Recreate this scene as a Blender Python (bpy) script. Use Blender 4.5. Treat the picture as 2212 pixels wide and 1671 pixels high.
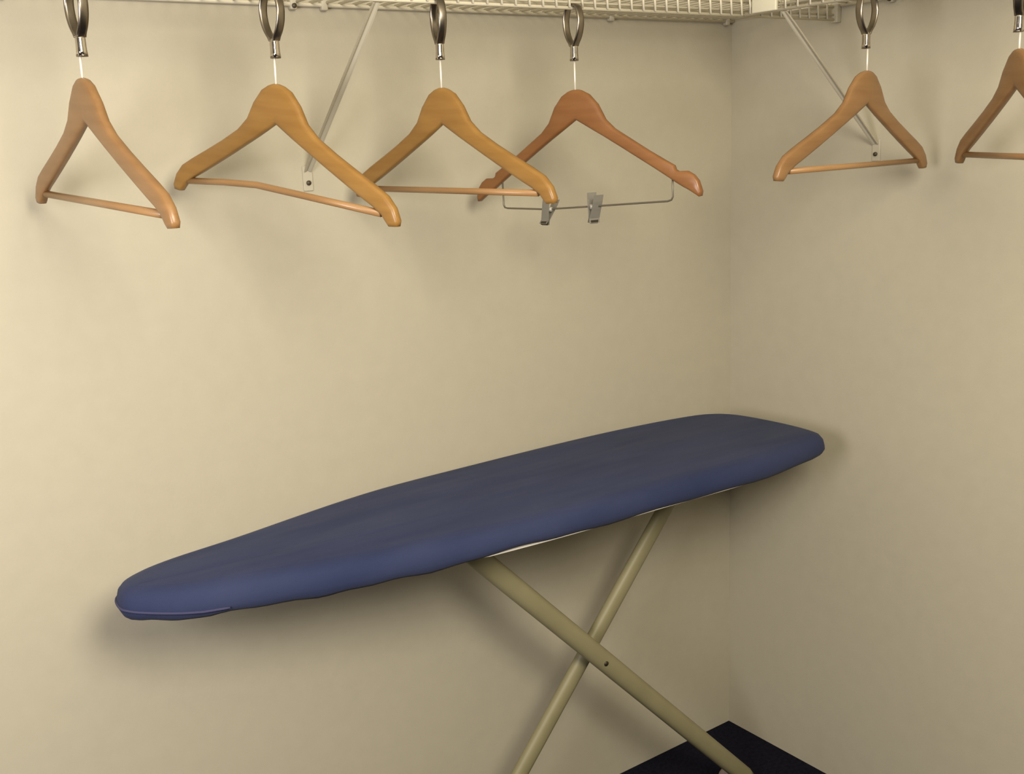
import bpy, bmesh, math, random
from mathutils import Vector, Matrix

for o in list(bpy.data.objects):
    bpy.data.objects.remove(o, do_unlink=True)
sc = bpy.context.scene
COL = sc.collection
R = math.radians
random.seed(7)

# ------------------------------------------------------------------ camera
cd = bpy.data.cameras.new('camera')
cam = bpy.data.objects.new('camera', cd)
COL.objects.link(cam)
r_ = Vector((0.81015876, -0.58474524, -0.04142208))
u_ = Vector((0.16450061, 0.15895441, 0.973485))
f_ = Vector((0.5626565, 0.79549135, -0.22496926))
M = Matrix((r_, u_, -f_)).transposed().to_4x4()
M.translation = Vector((-1.8694, -1.7369, 1.4846))
cam.matrix_world = M
cd.sensor_fit = 'HORIZONTAL'
cd.sensor_width = 36.0
cd.lens = 36.0 * 2313.17 / 2212.0
cd.clip_start = 0.02
sc.camera = cam

# ------------------------------------------------------------------ world, lamp, exposure
w = bpy.data.worlds.new('dim_room')
sc.world = w
w.use_nodes = True
bg = w.node_tree.nodes['Background']
bg.inputs['Color'].default_value = (1.0, 0.88, 0.72, 1)
bg.inputs['Strength'].default_value = 0.012

def bulb_lamp(name, loc, radius, energy, colour):
    l = bpy.data.lights.new(name, 'POINT')
    l.shadow_soft_size = radius
    l.energy = energy
    l.color = colour
    o = bpy.data.objects.new(name, l)
    COL.objects.link(o)
    o.location = loc
    return o

# warm globe lamp behind the photographer, weaker one by the opening on the left
bulb_lamp('globe_lamp', (-1.46, -2.00, 1.95), 0.32, 142, (1.0, 0.915, 0.735))
bulb_lamp('side_lamp', (-2.38, -1.15, 1.42), 0.28, 72, (1.0, 0.95, 0.93))

vs = sc.view_settings
vs.view_transform = 'Standard'
vs.look = 'None'
vs.gamma = 1.0
vs.use_curve_mapping = False
vs.exposure = 0.0

# ------------------------------------------------------------------ materials
def mat(name, colour, rough=0.6, metal=0.0, noise=None, bump=None, sheen=0.0, spec=0.5, coat=0.0):
    """noise = (scale xyz, detail, colour2, contrast lo, hi); bump = (scale, strength, distance)"""
    m = bpy.data.materials.new(name)
    m.use_nodes = True
    nt = m.node_tree
    b = nt.nodes['Principled BSDF']
    b.inputs['Base Color'].default_value = (*colour, 1)
    b.inputs['Roughness'].default_value = rough
    b.inputs['Metallic'].default_value = metal
    b.inputs['Specular IOR Level'].default_value = spec
    if sheen:
        b.inputs['Sheen Weight'].default_value = sheen
        b.inputs['Sheen Roughness'].default_value = 0.5
    if coat:
        b.inputs['Coat Weight'].default_value = coat
        b.inputs['Coat Roughness'].default_value = 0.25
    tc = nt.nodes.new('ShaderNodeTexCoord')
    if noise:
        sxyz, det, c2, lo, hi = noise
        mp = nt.nodes.new('ShaderNodeMapping')
        mp.inputs['Scale'].default_value = sxyz
        nt.links.new(tc.outputs['Object'], mp.inputs['Vector'])
        n = nt.nodes.new('ShaderNodeTexNoise')
        n.inputs['Scale'].default_value = 1.0
        n.inputs['Detail'].default_value = det
        nt.links.new(mp.outputs['Vector'], n.inputs['Vector'])
        cr = nt.nodes.new('ShaderNodeValToRGB')
        cr.color_ramp.elements[0].position = lo
        cr.color_ramp.elements[0].color = (*colour, 1)
        cr.color_ramp.elements[1].position = hi
        cr.color_ramp.elements[1].color = (*c2, 1)
        nt.links.new(n.outputs['Fac'], cr.inputs['Fac'])
        nt.links.new(cr.outputs['Color'], b.inputs['Base Color'])
    if bump:
        n2 = nt.nodes.new('ShaderNodeTexNoise')
        n2.inputs['Scale'].default_value = bump[0]
        n2.inputs['Detail'].default_value = 4
        nt.links.new(tc.outputs['Object'], n2.inputs['Vector'])
        bp = nt.nodes.new('ShaderNodeBump')
        bp.inputs['Strength'].default_value = bump[1]
        bp.inputs['Distance'].default_value = bump[2]
        nt.links.new(n2.outputs['Fac'], bp.inputs['Height'])
        nt.links.new(bp.outputs['Normal'], b.inputs['Normal'])
    return m

MT = {}
MT['wall'] = mat('wall_paint', (0.448, 0.41, 0.32), 0.85, noise=((30, 30, 30), 3, (0.464, 0.425, 0.332), 0.3, 0.7), bump=(220, 0.12, 0.002), spec=0.2)
MT['ceiling'] = mat('ceiling_paint', (0.44, 0.42, 0.36), 0.9, spec=0.2)
MT['carpet'] = mat('navy_carpet', (0.005, 0.005, 0.012), 0.95, noise=((120, 120, 120), 4, (0.011, 0.011, 0.021), 0.35, 0.7), bump=(400, 0.8, 0.006), spec=0.1)
MT['cover'] = mat('blue_cotton', (0.023, 0.031, 0.080), 0.9, noise=((5, 16, 5), 5, (0.034, 0.043, 0.098), 0.3, 0.7), bump=(700, 0.35, 0.0012), sheen=0.04, spec=0.15)
def soft_creases(m):
    """long shallow pulls in the cloth, added under the weave bump"""
    nt = m.node_tree
    b = nt.nodes['Principled BSDF']
    weave = next(n for n in nt.nodes if n.type == 'BUMP')
    tc = next(n for n in nt.nodes if n.type == 'TEX_COORD')
    mp = nt.nodes.new('ShaderNodeMapping')
    mp.inputs['Scale'].default_value = (3.0, 13.0, 3.0)
    mp.inputs['Rotation'].default_value = (0, 0, R(6))
    n = nt.nodes.new('ShaderNodeTexNoise')
    n.inputs['Scale'].default_value = 1.0
    n.inputs['Detail'].default_value = 2.0
    nt.links.new(tc.outputs['Object'], mp.inputs['Vector'])
    nt.links.new(mp.outputs['Vector'], n.inputs['Vector'])
    bp = nt.nodes.new('ShaderNodeBump')
    bp.inputs['Strength'].default_value = 0.6
    bp.inputs['Distance'].default_value = 0.012
    nt.links.new(n.outputs['Fac'], bp.inputs['Height'])
    nt.links.new(bp.outputs['Normal'], weave.inputs['Normal'])
soft_creases(MT['cover'])
MT['seam'] = mat('blue_hem', (0.05, 0.05, 0.105), 0.9, bump=(700, 0.3, 0.001), spec=0.2)
MT['white_metal'] = mat('white_enamel', (0.55, 0.52, 0.46), 0.4)
MT['leg'] = mat('cream_enamel', (0.225, 0.202, 0.112), 0.5, noise=((9, 9, 9), 3, (0.26, 0.232, 0.132), 0.35, 0.65))
MT['bolt'] = mat('dark_bolt', (0.06, 0.05, 0.035), 0.5, 0.6)
MT['rubber'] = mat('pale_rubber', (0.3, 0.23, 0.2), 0.7)
MT['wire'] = mat('white_vinyl', (0.62, 0.57, 0.45), 0.4)
MT['brace'] = mat('cream_brace', (0.46, 0.42, 0.33), 0.6)
MT['screw'] = mat('dark_screw', (0.09, 0.075, 0.05), 0.5, 0.4)
MT['plate'] = mat('ivory_plastic', (0.64, 0.6, 0.47), 0.45)
MT['chrome'] = mat('chrome', (0.55, 0.5, 0.43), 0.16, 1.0)
MT['nickel'] = mat('dull_nickel', (0.26, 0.225, 0.18), 0.3, 1.0)
MT['pin'] = mat('bright_pin', (0.78, 0.74, 0.66), 0.35, 0.35)
MT['wire_steel'] = mat('dull_wire', (0.16, 0.145, 0.11), 0.4, 0.5)
MT['steel'] = mat('grey_steel', (0.40, 0.38, 0.34), 0.4, 0.2)

def wood(name, c1, c2):
    return mat(name, c1, 0.42, noise=((9, 70, 70), 6, c2, 0.3, 0.72), bump=(90, 0.08, 0.001), spec=0.4, coat=0.25)
MT['gold'] = wood('golden_beech', (0.228, 0.112, 0.023), (0.295, 0.155, 0.036))
MT['tan'] = wood('tan_beech', (0.212, 0.108, 0.038), (0.275, 0.148, 0.058))
MT['red'] = wood('reddish_beech', (0.19, 0.075, 0.022), (0.245, 0.107, 0.034))
MT['bar'] = wood('dull_dowel', (0.28, 0.15, 0.058), (0.37, 0.21, 0.088))

# ------------------------------------------------------------------ mesh helpers
def link(name, bm, m, parent=None, smooth=True):
    bmesh.ops.recalc_face_normals(bm, faces=bm.faces)
    me = bpy.data.meshes.new(name)
    bm.to_mesh(me)
    bm.free()
    me.materials.append(m)
    if smooth:
        for p in me.polygons:
            p.use_smooth = True
    o = bpy.data.objects.new(name, me)
    COL.objects.link(o)
    if parent:
        o.parent = parent
    return o

def share(name, me, parent, loc):
    o = bpy.data.objects.new(name, me)
    COL.objects.link(o)
    o.parent = parent
    o.location = loc
    return o

def thing(name, label, cat, loc, rot=(0, 0, 0), group=None):
    o = bpy.data.objects.new(name, None)
    o.empty_display_size = 0.05
    COL.objects.link(o)
    o.location = loc
    o.rotation_euler = rot
    o['label'] = label
    o['category'] = cat
    if group:
        o['group'] = group
    return o

def box(bm, a, b):
    vs_ = [bm.verts.new((x, y, z)) for x in (a[0], b[0]) for y in (a[1], b[1]) for z in (a[2], b[2])]
    for f in ((0, 1, 3, 2), (4, 6, 7, 5), (0, 4, 5, 1), (2, 3, 7, 6), (0, 2, 6, 4), (1, 5, 7, 3)):
        bm.faces.new([vs_[i] for i in f])
    return vs_

def bevel_all(bm, w_, seg=2):
    bmesh.ops.bevel(bm, geom=list(bm.edges), offset=w_, segments=seg, affect='EDGES', profile=0.6)

def tube(bm, pts, rad, n=10, ref=Vector((0, 0, 1)), rad2=None):
    """swept tube through pts; rad2 gives an oval section (rad along ref-ish axis)"""
    pts = [Vector(p) for p in pts]
    rings = []
    for i, p in enumerate(pts):
        if i == 0:
            t = pts[1] - p
        elif i == len(pts) - 1:
            t = p - pts[i - 1]
        else:
            t = (pts[i + 1] - p).normalized() + (p - pts[i - 1]).normalized()
        t.normalize()
        rf = ref if abs(t.dot(ref)) < 0.95 else Vector((1, 0, 0)) if abs(t.x) < 0.9 else Vector((0, 1, 0))
        a = t.cross(rf).normalized()
        b = a.cross(t).normalized()
        rb = rad if rad2 is None else rad2
        rings.append([bm.verts.new(p + a * (math.cos(2 * math.pi * k / n) * rad) + b * (math.sin(2 * math.pi * k / n) * rb)) for k in range(n)])
    for A, B in zip(rings, rings[1:]):
        for k in range(n):
            bm.faces.new((A[k], A[(k + 1) % n], B[(k + 1) % n], B[k]))
    bm.faces.new(list(reversed(rings[0])))
    bm.faces.new(rings[-1])

def catmull(P, sub, closed=True):
    out = []
    n = len(P)
    for i in range(n if closed else n - 1):
        g = lambda k: Vector(P[(i + k) % n]) if closed else Vector(P[min(max(i + k, 0), n - 1)])
        p0, p1, p2, p3 = g(-1), g(0), g(1), g(2)
        for s in range(sub):
            t = s / sub
            out.append(0.5 * ((2 * p1) + (p2 - p0) * t + (2 * p0 - 5 * p1 + 4 * p2 - p3) * t * t + (3 * p1 - p0 - 3 * p2 + p3) * t ** 3))
    if not closed:
        out.append(Vector(P[-1]))
    return out

def structure(name, a, b, m):
    bm = bmesh.new()
    box(bm, a, b)
    o = link(name, bm, m, smooth=False)
    o['kind'] = 'structure'
    return o

# ------------------------------------------------------------------ the room
CEIL = 2.44
structure('floor', (-3.6, -3.6, -0.05), (0.1, 0.1, 0.0), MT['carpet'])
structure('wall_left', (-3.6, 0.0, 0.0), (0.1, 0.1, CEIL), MT['wall'])
structure('wall_right', (0.0, -3.6, 0.0), (0.1, 0.0, CEIL), MT['wall'])
structure('ceiling', (-3.6, -3.6, CEIL), (0.1, 0.1, CEIL + 0.05), MT['ceiling'])

# ------------------------------------------------------------------ ironing board
ZT = 0.872
OUT = [(-1.506, -.205), (-1.496, -.166), (-1.460, -.138), (-1.406, -.119), (-1.292, -.099), (-1.162, -.070), (-1.061, -.050),
       (-.959, -.038), (-.792, -.034), (-.572, -.033), (-.400, -.040), (-.241, -.060), (-.164, -.086), (-.122, -.139),
       (-.106, -.235), (-.106, -.325), (-.122, -.372), (-.175, -.396), (-.364, -.410), (-.572, -.402), (-.754, -.396),
       (-.880, -.389), (-1.001, -.377), (-1.109, -.358), (-1.198, -.340), (-1.280, -.320), (-1.373, -.297), (-1.435, -.276),
       (-1.478, -.250), (-1.500, -.229)]
ib = thing('ironing_board', 'ironing board with dark blue padded cover on crossed cream legs, standing by the corner', 'ironing board', (-0.8, -0.215, 0.0))
OFF = Vector((0.8, 0.215, 0))

def outline_rings(bm, prof, sub=5, wob=0.0, skirt=0.0, tuck=0.0):
    base = [Vector((p[0], p[1])) for p in catmull([(x, y, 0) for x, y in OUT], sub)]
    n = len(base)
    nrm = []
    for i in range(n):
        t = (base[(i + 1) % n] - base[i - 1]).normalized()
        nrm.append(Vector((t.y, -t.x)))       # inward or outward fixed below
    c = Vector((-0.8, -0.215))
    if sum((base[i] - c).dot(nrm[i]) for i in range(n)) > 0:
        nrm = [-v for v in nrm]
    rings = []
    for inset, z, wz in prof:
        ring = []
        for i in range(n):
            end = min(1.0, max(0.0, (-0.98 - base[i].x) / 0.06, (base[i].x + 0.36) / 0.06))
            p = base[i] + nrm[i] * (inset + tuck * end)
            dz = wz * wob * (math.sin(i * 0.55) * 0.6 + math.sin(i * 1.31 + 1) * 0.5 + math.sin(i * 0.23 + 2) * 0.7) * (0.25 if p.x < -1.40 else 1.0)
            dz -= wz * skirt * min(1.0, max(0.0, (-0.95 - p.x) / 0.12)) * min(1.0, max(0.3, (p.x + 1.49) / 0.05))     # the hem hangs lower towards the nose
            ring.append(bm.verts.new((p.x + OFF.x, p.y + OFF.y, z + dz)))
        rings.append(ring)
    for A, B in zip(rings, rings[1:]):
        for k in range(n):
            bm.faces.new((A[k], A[(k + 1) % n], B[(k + 1) % n], B[k]))
    return rings

bm = bmesh.new()
rg = outline_rings(bm, [(0.020, ZT - 0.046, 0.6), (0.009, ZT - 0.0455, 1.0), (0.003, ZT - 0.041, 0.8), (-0.001, ZT - 0.033, 0.3), (0.0, ZT - 0.024, 0), (0.0025, ZT - 0.0145, 0),
                        (0.009, ZT - 0.0070, 0), (0.018, ZT - 0.0030, 0), (0.026, ZT - 0.0008, 0), (0.033, ZT, 0)], wob=0.0022, skirt=0.005)
bm.faces.new(rg[-1])
bm.faces.new(list(reversed(rg[0])))
cover = link('cover', bm, MT['cover'], ib)
# drawn-in hem seam round the nose
bm = bmesh.new()
seam = catmull([(p[0], p[1], 0) for p in ([OUT[-4], OUT[-3], OUT[-2], OUT[-1], OUT[0], OUT[1], OUT[2]])], 5, closed=False)
pts = [(p.x * 1.0007 + OFF.x, p.y + OFF.y - (0.0012 if p.y < -.21 else -0.0012), ZT - 0.029 - 0.009 * min(1.0, max(0.0, (p.x + 1.50) / 0.09))) for p in seam]
tube(bm, pts, 0.0020, 8)
link('hem', bm, MT['seam'], cover)
# sheet metal deck under the padding
bm = bmesh.new()
rg = outline_rings(bm, [(0.020, ZT - 0.045, 0), (0.010, ZT - 0.0465, 0), (0.010, ZT - 0.0475, 0), (0.013, ZT - 0.0485, 0)], sub=3, tuck=0.016)
bm.faces.new(rg[-1])
bm.faces.new(list(reversed(rg[0])))
o = link('deck', bm, MT['white_metal'], ib)
o['label'] = 'thin white metal deck edge under the cover'

ZD = ZT - 0.0485
def loc(p):
    return (p[0] + OFF.x, p[1] + OFF.y, p[2])
# front leg: top left to bottom right
def on_line(p, q, z):
    t = (z - p[2]) / (q[2] - p[2])
    return Vector(p) + (Vector(q) - Vector(p)) * t
A0, A1 = (-.883, -.228, .750), (-.202, -.228, .045)
At, Ab = on_line(A0, A1, ZD - 0.004), on_line(A0, A1, 0.022)
B0, B1 = (-.393, -.182, .719), (-.790, -.182, .264)
Bt, Bb = on_line(B0, B1, ZD - 0.004), on_line(B0, B1, 0.022)
def oval_leg(name, t, b, half_w, half_t):
    bm = bmesh.new()
    t, b = Vector(loc(t)), Vector(loc(b))
    d = (b - t).normalized()
    side = d.cross(Vector((0, 1, 0))).normalized()
    n = 24
    rings = []
    for s, k in ((0, .55), (.012, .8), (.035, 1), (.5, 1), (.985, 1), (1, .85)):
        c = t.lerp(b, s)
        ring = []
        for i in range(n):
            a = 2 * math.pi * i / n
            ca, sa = math.cos(a), math.sin(a)
            ca = math.copysign(abs(ca) ** .8, ca)
            ring.append(bm.verts.new(c + side * (ca * half_w * k) + Vector((0, 1, 0)) * (sa * half_t)))
        rings.append(ring)
    for P, Q in zip(rings, rings[1:]):
        for i in range(n):
            bm.faces.new((P[i], P[(i + 1) % n], Q[(i + 1) % n], Q[i]))
    bm.faces.new(rings[0])
    bm.faces.new(rings[-1])
    return link(name, bm, MT['leg'], ib)
legA = oval_leg('leg', At, Ab, 0.0205, 0.0135)
legB = oval_leg('leg', Bt, Bb, 0.0175, 0.0125)
def foot(leg, x, y0, y1):
    bm = bmesh.new()
    tube(bm, [loc((x, y0, .017)), loc((x, y1, .017))], 0.0135, 16)
    link('foot_bar', bm, MT['leg'], leg)
    for y, s in ((y0, 1), (y1, -1)):
        bm = bmesh.new()
        tube(bm, [loc((x, y - s * .018, .0172)), loc((x, y + s * .004, .0172)), loc((x, y + s * .009, .0172))], 0.0165, 16)
        link('foot_cap', bm, MT['rubber'], leg)
foot(legA, Ab.x - .026, -.183, -.330)
foot(legB, Bb.x - .012, -.085, -.330)
# adjustment hole and pivot bolt
bm = bmesh.new()
tube(bm, [loc((-.611, -.2405, .4635)), loc((-.611, -.2425, .4635))], 0.0052, 14)
link('hole', bm, MT['bolt'], legA)
X = on_line(A0, A1, .480)
bm = bmesh.new()
tube(bm, [loc((X.x, -.216, .480)), loc((X.x, -.19, .480))], 0.006, 12)
link('pivot_pin', bm, MT['bolt'], ib)
# rail under the deck that takes the leg heads
bm = bmesh.new()
box(bm, loc((-1.02, -.235, ZD - .010)), loc((-.24, -.175, ZD)))
bevel_all(bm, .003)
link('under_rail', bm, MT['white_metal'], ib)

# ------------------------------------------------------------------ wire shelves
D = 0.2882          # shelf depth
HL = 1.692          # bottom of the front lip
DK = 1.7225         # deck level
PITCH = 0.027432

def make_shelf(name, label, loc_, rotz, x0, x1, first):
    """shelf along local x, wall at local y=0, front at local y=-D"""
    t = thing(name, label, 'shelf', loc_, (0, 0, rotz), 'white wire shelves in the corner')
    bm = bmesh.new()
    tube(bm, [(0, -.004, DK), (0, -D + .004, DK), (0, -D - .0005, DK - .004), (0, -D - .0005, HL)], .0024, 6)
    proto = link('cross_wire', bm, MT['wire'], t)
    x = first
    proto.location = (x, 0, 0)
    x += PITCH
    while x < x1:
        share('cross_wire', proto.data, t, (x, 0, 0))
        x += PITCH
    x = first - PITCH
    while x > x0:
        share('cross_wire', proto.data, t, (x, 0, 0))
        x -= PITCH
    for y, z, r in ((-.007, DK - .004, .0036), (-.145, DK - .005, .003), (-D + .004, DK - .006, .003), (-D + .003, HL, .0032), (-D + .003, HL + .009, .0022)):
        bm = bmesh.new()
        tube(bm, [(x0, y, z), (x1, y, z)], r, 8)
        link('rail_wire', bm, MT['wire'], t)
    return t

def brace(t, x):
    bm = bmesh.new()
    # angled strip: flattened foot on the wall, folded channel to the lip
    ft, top = Vector((x, -.004, 1.426 + .02)), Vector((x, -D + .006, 1.688))
    d = (top - ft).normalized()
    up = Vector((1, 0, 0)).cross(d).normalized()
    sec = [(-.0068, .002), (-.0055, -.002), (0, -.0042), (.0055, -.002), (.0068, .002), (.004, .0015), (0, -.001), (-.004, .0015)]
    rings = []
    for p, k in ((ft, 1.0), (ft.lerp(top, .1), 1), (ft.lerp(top, .9), 1), (top, .8)):
        rings.append([bm.verts.new(p + Vector((1, 0, 0)) * (a * k) + up * (b * k)) for a, b in sec])
    n = len(sec)
    for P, Q in zip(rings, rings[1:]):
        for i in range(n):
            bm.faces.new((P[i], P[(i + 1) % n], Q[(i + 1) % n], Q[i]))
    bm.faces.new(rings[0])
    bm.faces.new(rings[-1])
    b = link('brace', bm, MT['brace'], t, smooth=False)
    bm = bmesh.new()
    box(bm, (x - .009, -.0028, 1.412), (x + .009, 0, 1.455))
    bevel_all(bm, .001, 1)
    link('wall_tab', bm, MT['brace'], b, smooth=False)
    bm = bmesh.new()
    tube(bm, [(x, -.0026, 1.426), (x, -.0048, 1.426), (x, -.0056, 1.426)], .0042, 12)
    link('screw', bm, MT['screw'], b)

def wall_clip(t, x, screw=False):
    bm = bmesh.new()
    box(bm, (x - .006, -.012, DK - .013), (x + .006, 0, DK + .006))
    bevel_all(bm, .0025)
    c = link('wall_clip', bm, MT['brace'], t)
    if screw:
        bm = bmesh.new()
        tube(bm, [(x, -.0, DK - .007), (x, -.0150, DK - .007)], .0040, 12)
        link('screw', bm, MT['screw'], c)

sl = make_shelf('wire_shelf', 'long white wire shelf along the left wall, four hangers under it', (0, 0, 0), 0, -2.25, -.003, -.8612)
for x in (-1.96, -1.51, -1.002, -.361, -.024):
    wall_clip(sl, x)
brace(sl, -1.055)
wall_clip(sl, -1.059, True)
# end bracket on the right wall
bm = bmesh.new()
box(bm, (-.014, -D - .006, HL - .006), (-.0, -D + .010, DK + .012))
bevel_all(bm, .002)
link('end_bracket', bm, MT['brace'], sl)

# right shelf: local x runs along world -y ; wall at x=0
sr = make_shelf('wire_shelf', 'short white wire shelf on the right wall, butted against the long shelf', (0, 0, 0), R(-90), D + .010, 1.75, D + .024)
# in local frame (rotated -90 about z): local x -> -y world, local y -> x world ; local y=-D -> world x=-D
wall_clip(sr, .4140, True)
wall_clip(sr, .9)
brace(sr, .3875)
bm = bmesh.new()
box(bm, (.320, -D - .005, HL - .001), (.377, -D + .002, DK + .016))
bevel_all(bm, .0022)
o = link('joint_plate', bm, MT['plate'], sr)
o['label'] = 'ivory plastic plate on the shelf lip'

# ------------------------------------------------------------------ hangers and rings
OUTER = [(0, 0), (.007, -.0006), (.014, -.0024), (.027, -.009), (.044, -.0275), (.058, -.051), (.078, -.068), (.112, -.0865), (.148, -.104),
         (.182, -.120), (.205, -.132), (.2195, -.147), (.2265, -.163), (.2255, -.1705)]
INNER = [(0, -.055), (.003, -.0568), (.006, -.0585), (.012, -.062), (.022, -.0675), (.036, -.075), (.058, -.0865), (.094, -.1055), (.132, -.125),
         (.162, -.140), (.181, -.149), (.196, -.1575), (.206, -.168), (.2095, -.1720)]
OUTER4 = [(0, 0), (.007, -.0006), (.014, -.0024), (.027, -.009), (.043, -.026), (.057, -.052), (.074, -.068), (.105, -.087), (.136, -.106),
          (.166, -.123), (.1825, -.132), (.1845, -.1385), (.1895, -.1415), (.206, -.1415), (.217, -.148), (.2245, -.157), (.230, -.174), (.2285, -.1815)]
INNER4 = [(0, -.050), (.003, -.0518), (.006, -.0535), (.012, -.057), (.022, -.0625), (.034, -.069), (.054, -.080), (.088, -.1), (.118, -.118),
          (.148, -.136), (.165, -.1465), (.170, -.1495), (.174, -.152), (.186, -.160), (.198, -.167), (.207, -.1715), (.219, -.1785), (.2255, -.1825)]

def hanger_body(parent, m, outer, inner, bow, th=.0068):
    bm = bmesh.new()
    n = 16
    st = [(-1, i) for i in range(len(outer) - 1, 0, -1)] + [(1, i) for i in range(len(outer))]
    rings = []
    for s, i in st:
        o_, i_ = Vector((s * outer[i][0], 0, outer[i][1])), Vector((s * inner[i][0], 0, inner[i][1]))
        c = (o_ + i_) / 2
        h = (o_ - i_) / 2
        last = i == len(outer) - 1
        ring = []
        for k in range(n):
            a = 2 * math.pi * k / n
            ca, sa = math.cos(a), math.sin(a)
            ca = math.copysign(abs(ca) ** .55, ca)
            sa = math.copysign(abs(sa) ** .55, sa)
            tk = th * (0.82 if last else 1.0)
            p = c + h * ca + Vector((0, sa * tk, 0))
            aa = abs(p.x)
            p.y += bow * max(0.0, aa - .004) / .22
            ring.append(bm.verts.new(p))
        rings.append(ring)
    for A, B in zip(rings, rings[1:]):
        for k in range(n):
            bm.faces.new((A[k], A[(k + 1) % n], B[(k + 1) % n], B[k]))
    bm.faces.new(rings[0])
    bm.faces.new(list(reversed(rings[-1])))
    return link('wooden_body', bm, m, parent)

def clip_on(parent, a, z, y, tilt, spin):
    """pinch clip of two sprung steel jaws hung on the wire"""
    def plate(sgn):
        b = bmesh.new()
        prof = [(sgn * .0115, .022), (sgn * .0100, .010), (sgn * .0062, -.004), (sgn * .0012, -.020), (sgn * .0032, -.028)]
        rows = []
        for k, (yy, zz) in enumerate(prof):
            wd = .0095 if k < 3 else .0105
            rows.append([b.verts.new((x, yy + t * sgn, zz)) for x in (-wd, -wd * .4, wd * .4, wd) for t in (0,)])
        for P, Q in zip(rows, rows[1:]):
            for i in range(3):
                b.faces.new((P[i], P[i + 1], Q[i + 1], Q[i]))
        bmesh.ops.solidify(b, geom=list(b.faces), thickness=.0014)
        return b
    bm = bmesh.new()
    tube(bm, [(-.0085, 0, 0), (.0085, 0, 0)], .0042, 12)
    c = link('clip', bm, MT['steel'], parent)
    c.location = (a, y, z)
    c.rotation_euler = (tilt, 0, spin)
    for s in (-1, 1):
        link('jaw', plate(s), MT['steel'], c, smooth=False)
    bm = bmesh.new()
    box(bm, (-.0080, -.0030, -.029), (.0080, .0030, -.023))
    bevel_all(bm, .001, 1)
    link('grip_pad', bm, MT['bolt'], c, smooth=False)
    return c

def hanger(label, C, yaw, roll, bow, m, kind='suit', bend=None, name='wooden_hanger', topz=None):
    t = thing(name, label, 'hanger', C, (0, 0, 0), 'wooden hangers under the wire shelves')
    Rm = Matrix.Rotation(R(yaw), 4, 'Z') @ Matrix.Rotation(-R(roll), 4, 'Y')
    t.rotation_euler = Rm.to_euler()
    if kind == 'suit':
        hanger_body(t, m, OUTER, INNER, bow)
        pts = bend or [(-.192, -.157), (0, -.157), (.192, -.157)]
        pts = [(a, bow * abs(a) / .22 if abs(a) > .15 else bow * .86, z) for a, z in pts]
        bm = bmesh.new()
        tube(bm, pts, .0050, 10)
        o = link('trouser_bar', bm, MT['bar'], t)
    else:
        hanger_body(t, m, OUTER4, INNER4, bow)
        bm = bmesh.new()
        yb = bow * .75
        tube(bm, [(-.170, yb, -.140), (-.170, yb, -.190), (-.168, yb, -.1945), (-.162, yb, -.196), (-.077, yb, -.199), (.015, yb, -.1955),
                  (.168, yb, -.189), (.175, yb, -.187), (.178, yb, -.182), (.178, yb, -.145)], .0016, 8, Vector((0, 1, 0)))
        link('clip_wire', bm, MT['wire_steel'], t)
        clip_on(t, -.071, -.199, yb, R(-24), R(-14))
        clip_on(t, .026, -.1955, yb, R(10), R(64))
    # nail-head pin up to the ring socket
    inv = Rm.to_3x3().inverted()
    tp = inv @ Vector((0, 0, topz - C[2]))
    bm = bmesh.new()
    tube(bm, [(0, 0, -.012), tuple(tp)], .0016, 10)
    p = link('pin', bm, MT['pin'], t)
    bm = bmesh.new()
    tube(bm, [tuple(tp * .985), tuple(tp)], .0038, 12)
    link('pin_head', bm, MT['chrome'], p)
    return t

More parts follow.
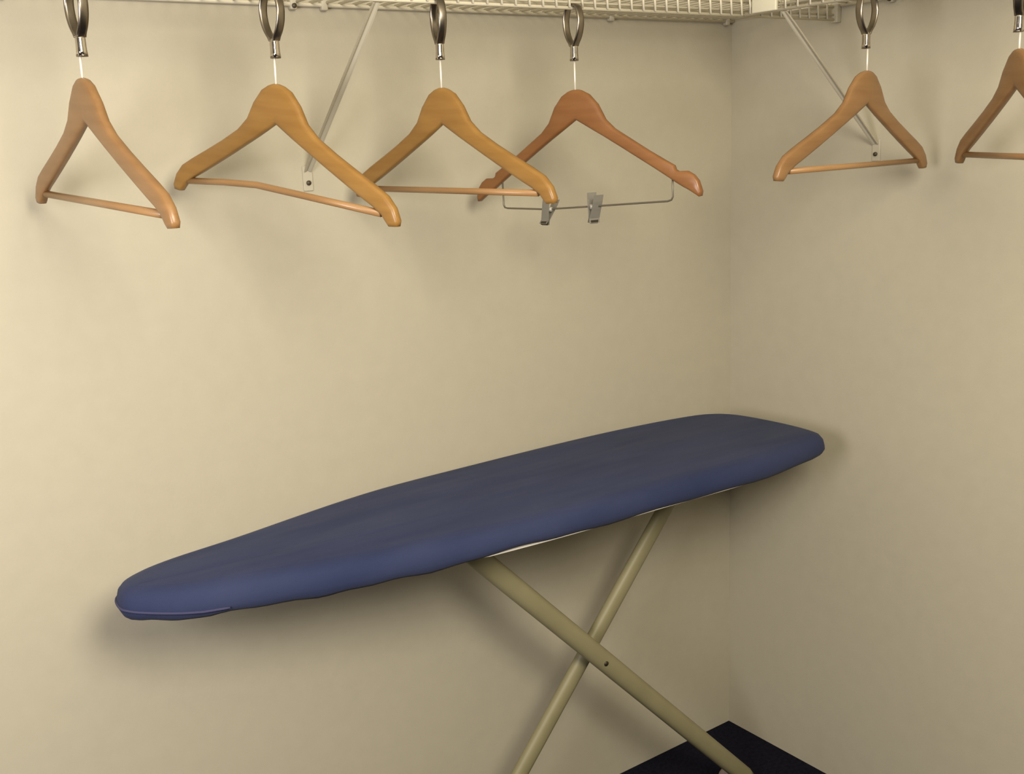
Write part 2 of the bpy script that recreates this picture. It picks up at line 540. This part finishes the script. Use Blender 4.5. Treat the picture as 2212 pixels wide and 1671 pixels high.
def ring(label, P, yaw):
    """split ring with slotted socket; local x = rail direction, loop lies in local yz"""
    t = thing('security_ring', label, 'ring', P, (0, 0, R(yaw)), 'metal security rings on the shelf lips')
    half = [(0, .0056), (.0105, .0030), (.0175, -.0060), (.0212, -.0200), (.0195, -.0350), (.0138, -.0475), (.0065, -.0565), (.0040, -.0610)]
    path = [(-y, z) for y, z in reversed(half[1:])] + half
    path = catmull([(0, y, z) for y, z in path], 4, closed=False)
    bm = bmesh.new()
    rings = []
    for i, p in enumerate(path):
        a = path[max(i - 1, 0)]
        b = path[min(i + 1, len(path) - 1)]
        tg = (b - a).normalized()
        nn = Vector((0, -tg.z, tg.y))
        w_ = .0062
        k = .0010
        rings.append([bm.verts.new(p + Vector((x, 0, 0)) + nn * q) for x, q in ((-w_, -k), (-w_ * .5, -k * 1.5), (w_ * .5, -k * 1.5), (w_, -k), (w_, k), (w_ * .5, k * 1.5), (-w_ * .5, k * 1.5), (-w_, k))])
    for A, B in zip(rings, rings[1:]):
        for k in range(8):
            bm.faces.new((A[k], A[(k + 1) % 8], B[(k + 1) % 8], B[k]))
    bm.faces.new(rings[0])
    bm.faces.new(rings[-1])
    link('loop', bm, MT['nickel'], t)
    bm = bmesh.new()
    rings = []
    n = 20
    for z, rx in ((-.0585, .0056), (-.063, .0060), (-.072, .0060), (-.078, .0063), (-.0835, .0069), (-.0835, .0050), (-.070, .0044)):
        rings.append([bm.verts.new((math.copysign(abs(math.cos(2 * math.pi * k / n)) ** .7, math.cos(2 * math.pi * k / n)) * rx,
                                    math.copysign(abs(math.sin(2 * math.pi * k / n)) ** .7, math.sin(2 * math.pi * k / n)) * rx, z)) for k in range(n)])
    for A, B in zip(rings, rings[1:]):
        for k in range(n):
            bm.faces.new((A[k], A[(k + 1) % n], B[(k + 1) % n], B[k]))
    bm.faces.new(rings[0])
    bm.faces.new(rings[-1])
    s = link('socket', bm, MT['chrome'], t)
    bm = bmesh.new()
    tube(bm, [(0, 0, -.0820), (0, 0, -.0845)], .0073, 20)
    link('socket_rim', bm, MT['nickel'], s)
    return t

ZR = HL + .0005
TOPZ = ZR - .078
yb_ = -D + .003
rings_ = [
    ('bright metal ring at the far left, holding the leftmost hanger', (-1.4815, yb_, ZR), 8),
    ('shiny metal ring holding the hanger with the bent bar', (-1.2215, yb_, ZR), 10),
    ('dark metal ring above the golden hanger that overlaps the clip hanger', (-.9510, yb_, ZR), -14),
    ('open oval metal ring above the reddish hanger with clips', (-.6866, yb_, ZR), -4),
    ('dark metal ring on the short shelf beside the joint plate', (-D + .003, -.5655, ZR), 90),
    ('metal ring cut by the top right edge of the picture', (-D + .003, -.8315, ZR), 108),
]
for lb, P, y in rings_:
    ring(lb, P, y)

hanger('tan wooden hanger with straight bar, leftmost of all the hangers', (-1.4845, yb_, 1.583), -84, -3, .004, MT['tan'], topz=TOPZ)
hanger('golden wooden hanger with a bent lower bar, second from the left', (-1.2235, yb_, 1.574), -70, -7, .004, MT['gold'],
       bend=[(-.194, -.1555), (-.115, -.149), (-.046, -.1455), (.039, -.1495), (.194, -.157)], topz=TOPZ)
hanger('golden wooden hanger in front of the clip hanger, third from the left', (-.9515, yb_, 1.567), -79, -1, .004, MT['gold'], topz=TOPZ)
hanger('reddish wooden hanger with notched shoulders and two metal clips on a wire', (-.6865, yb_, 1.562), -73, 1, .008, MT['red'], kind='clip', name='clip_hanger', topz=TOPZ)
hanger('small-looking tan wooden hanger under the short shelf on the right wall', (-D + .003, -.569, 1.573), 4, 0, .016, MT['tan'], topz=TOPZ)
hanger('tan wooden hanger cut off by the right edge of the picture', (-D + .003, -.8345, 1.585), -127, 0, .004, MT['tan'], topz=TOPZ)
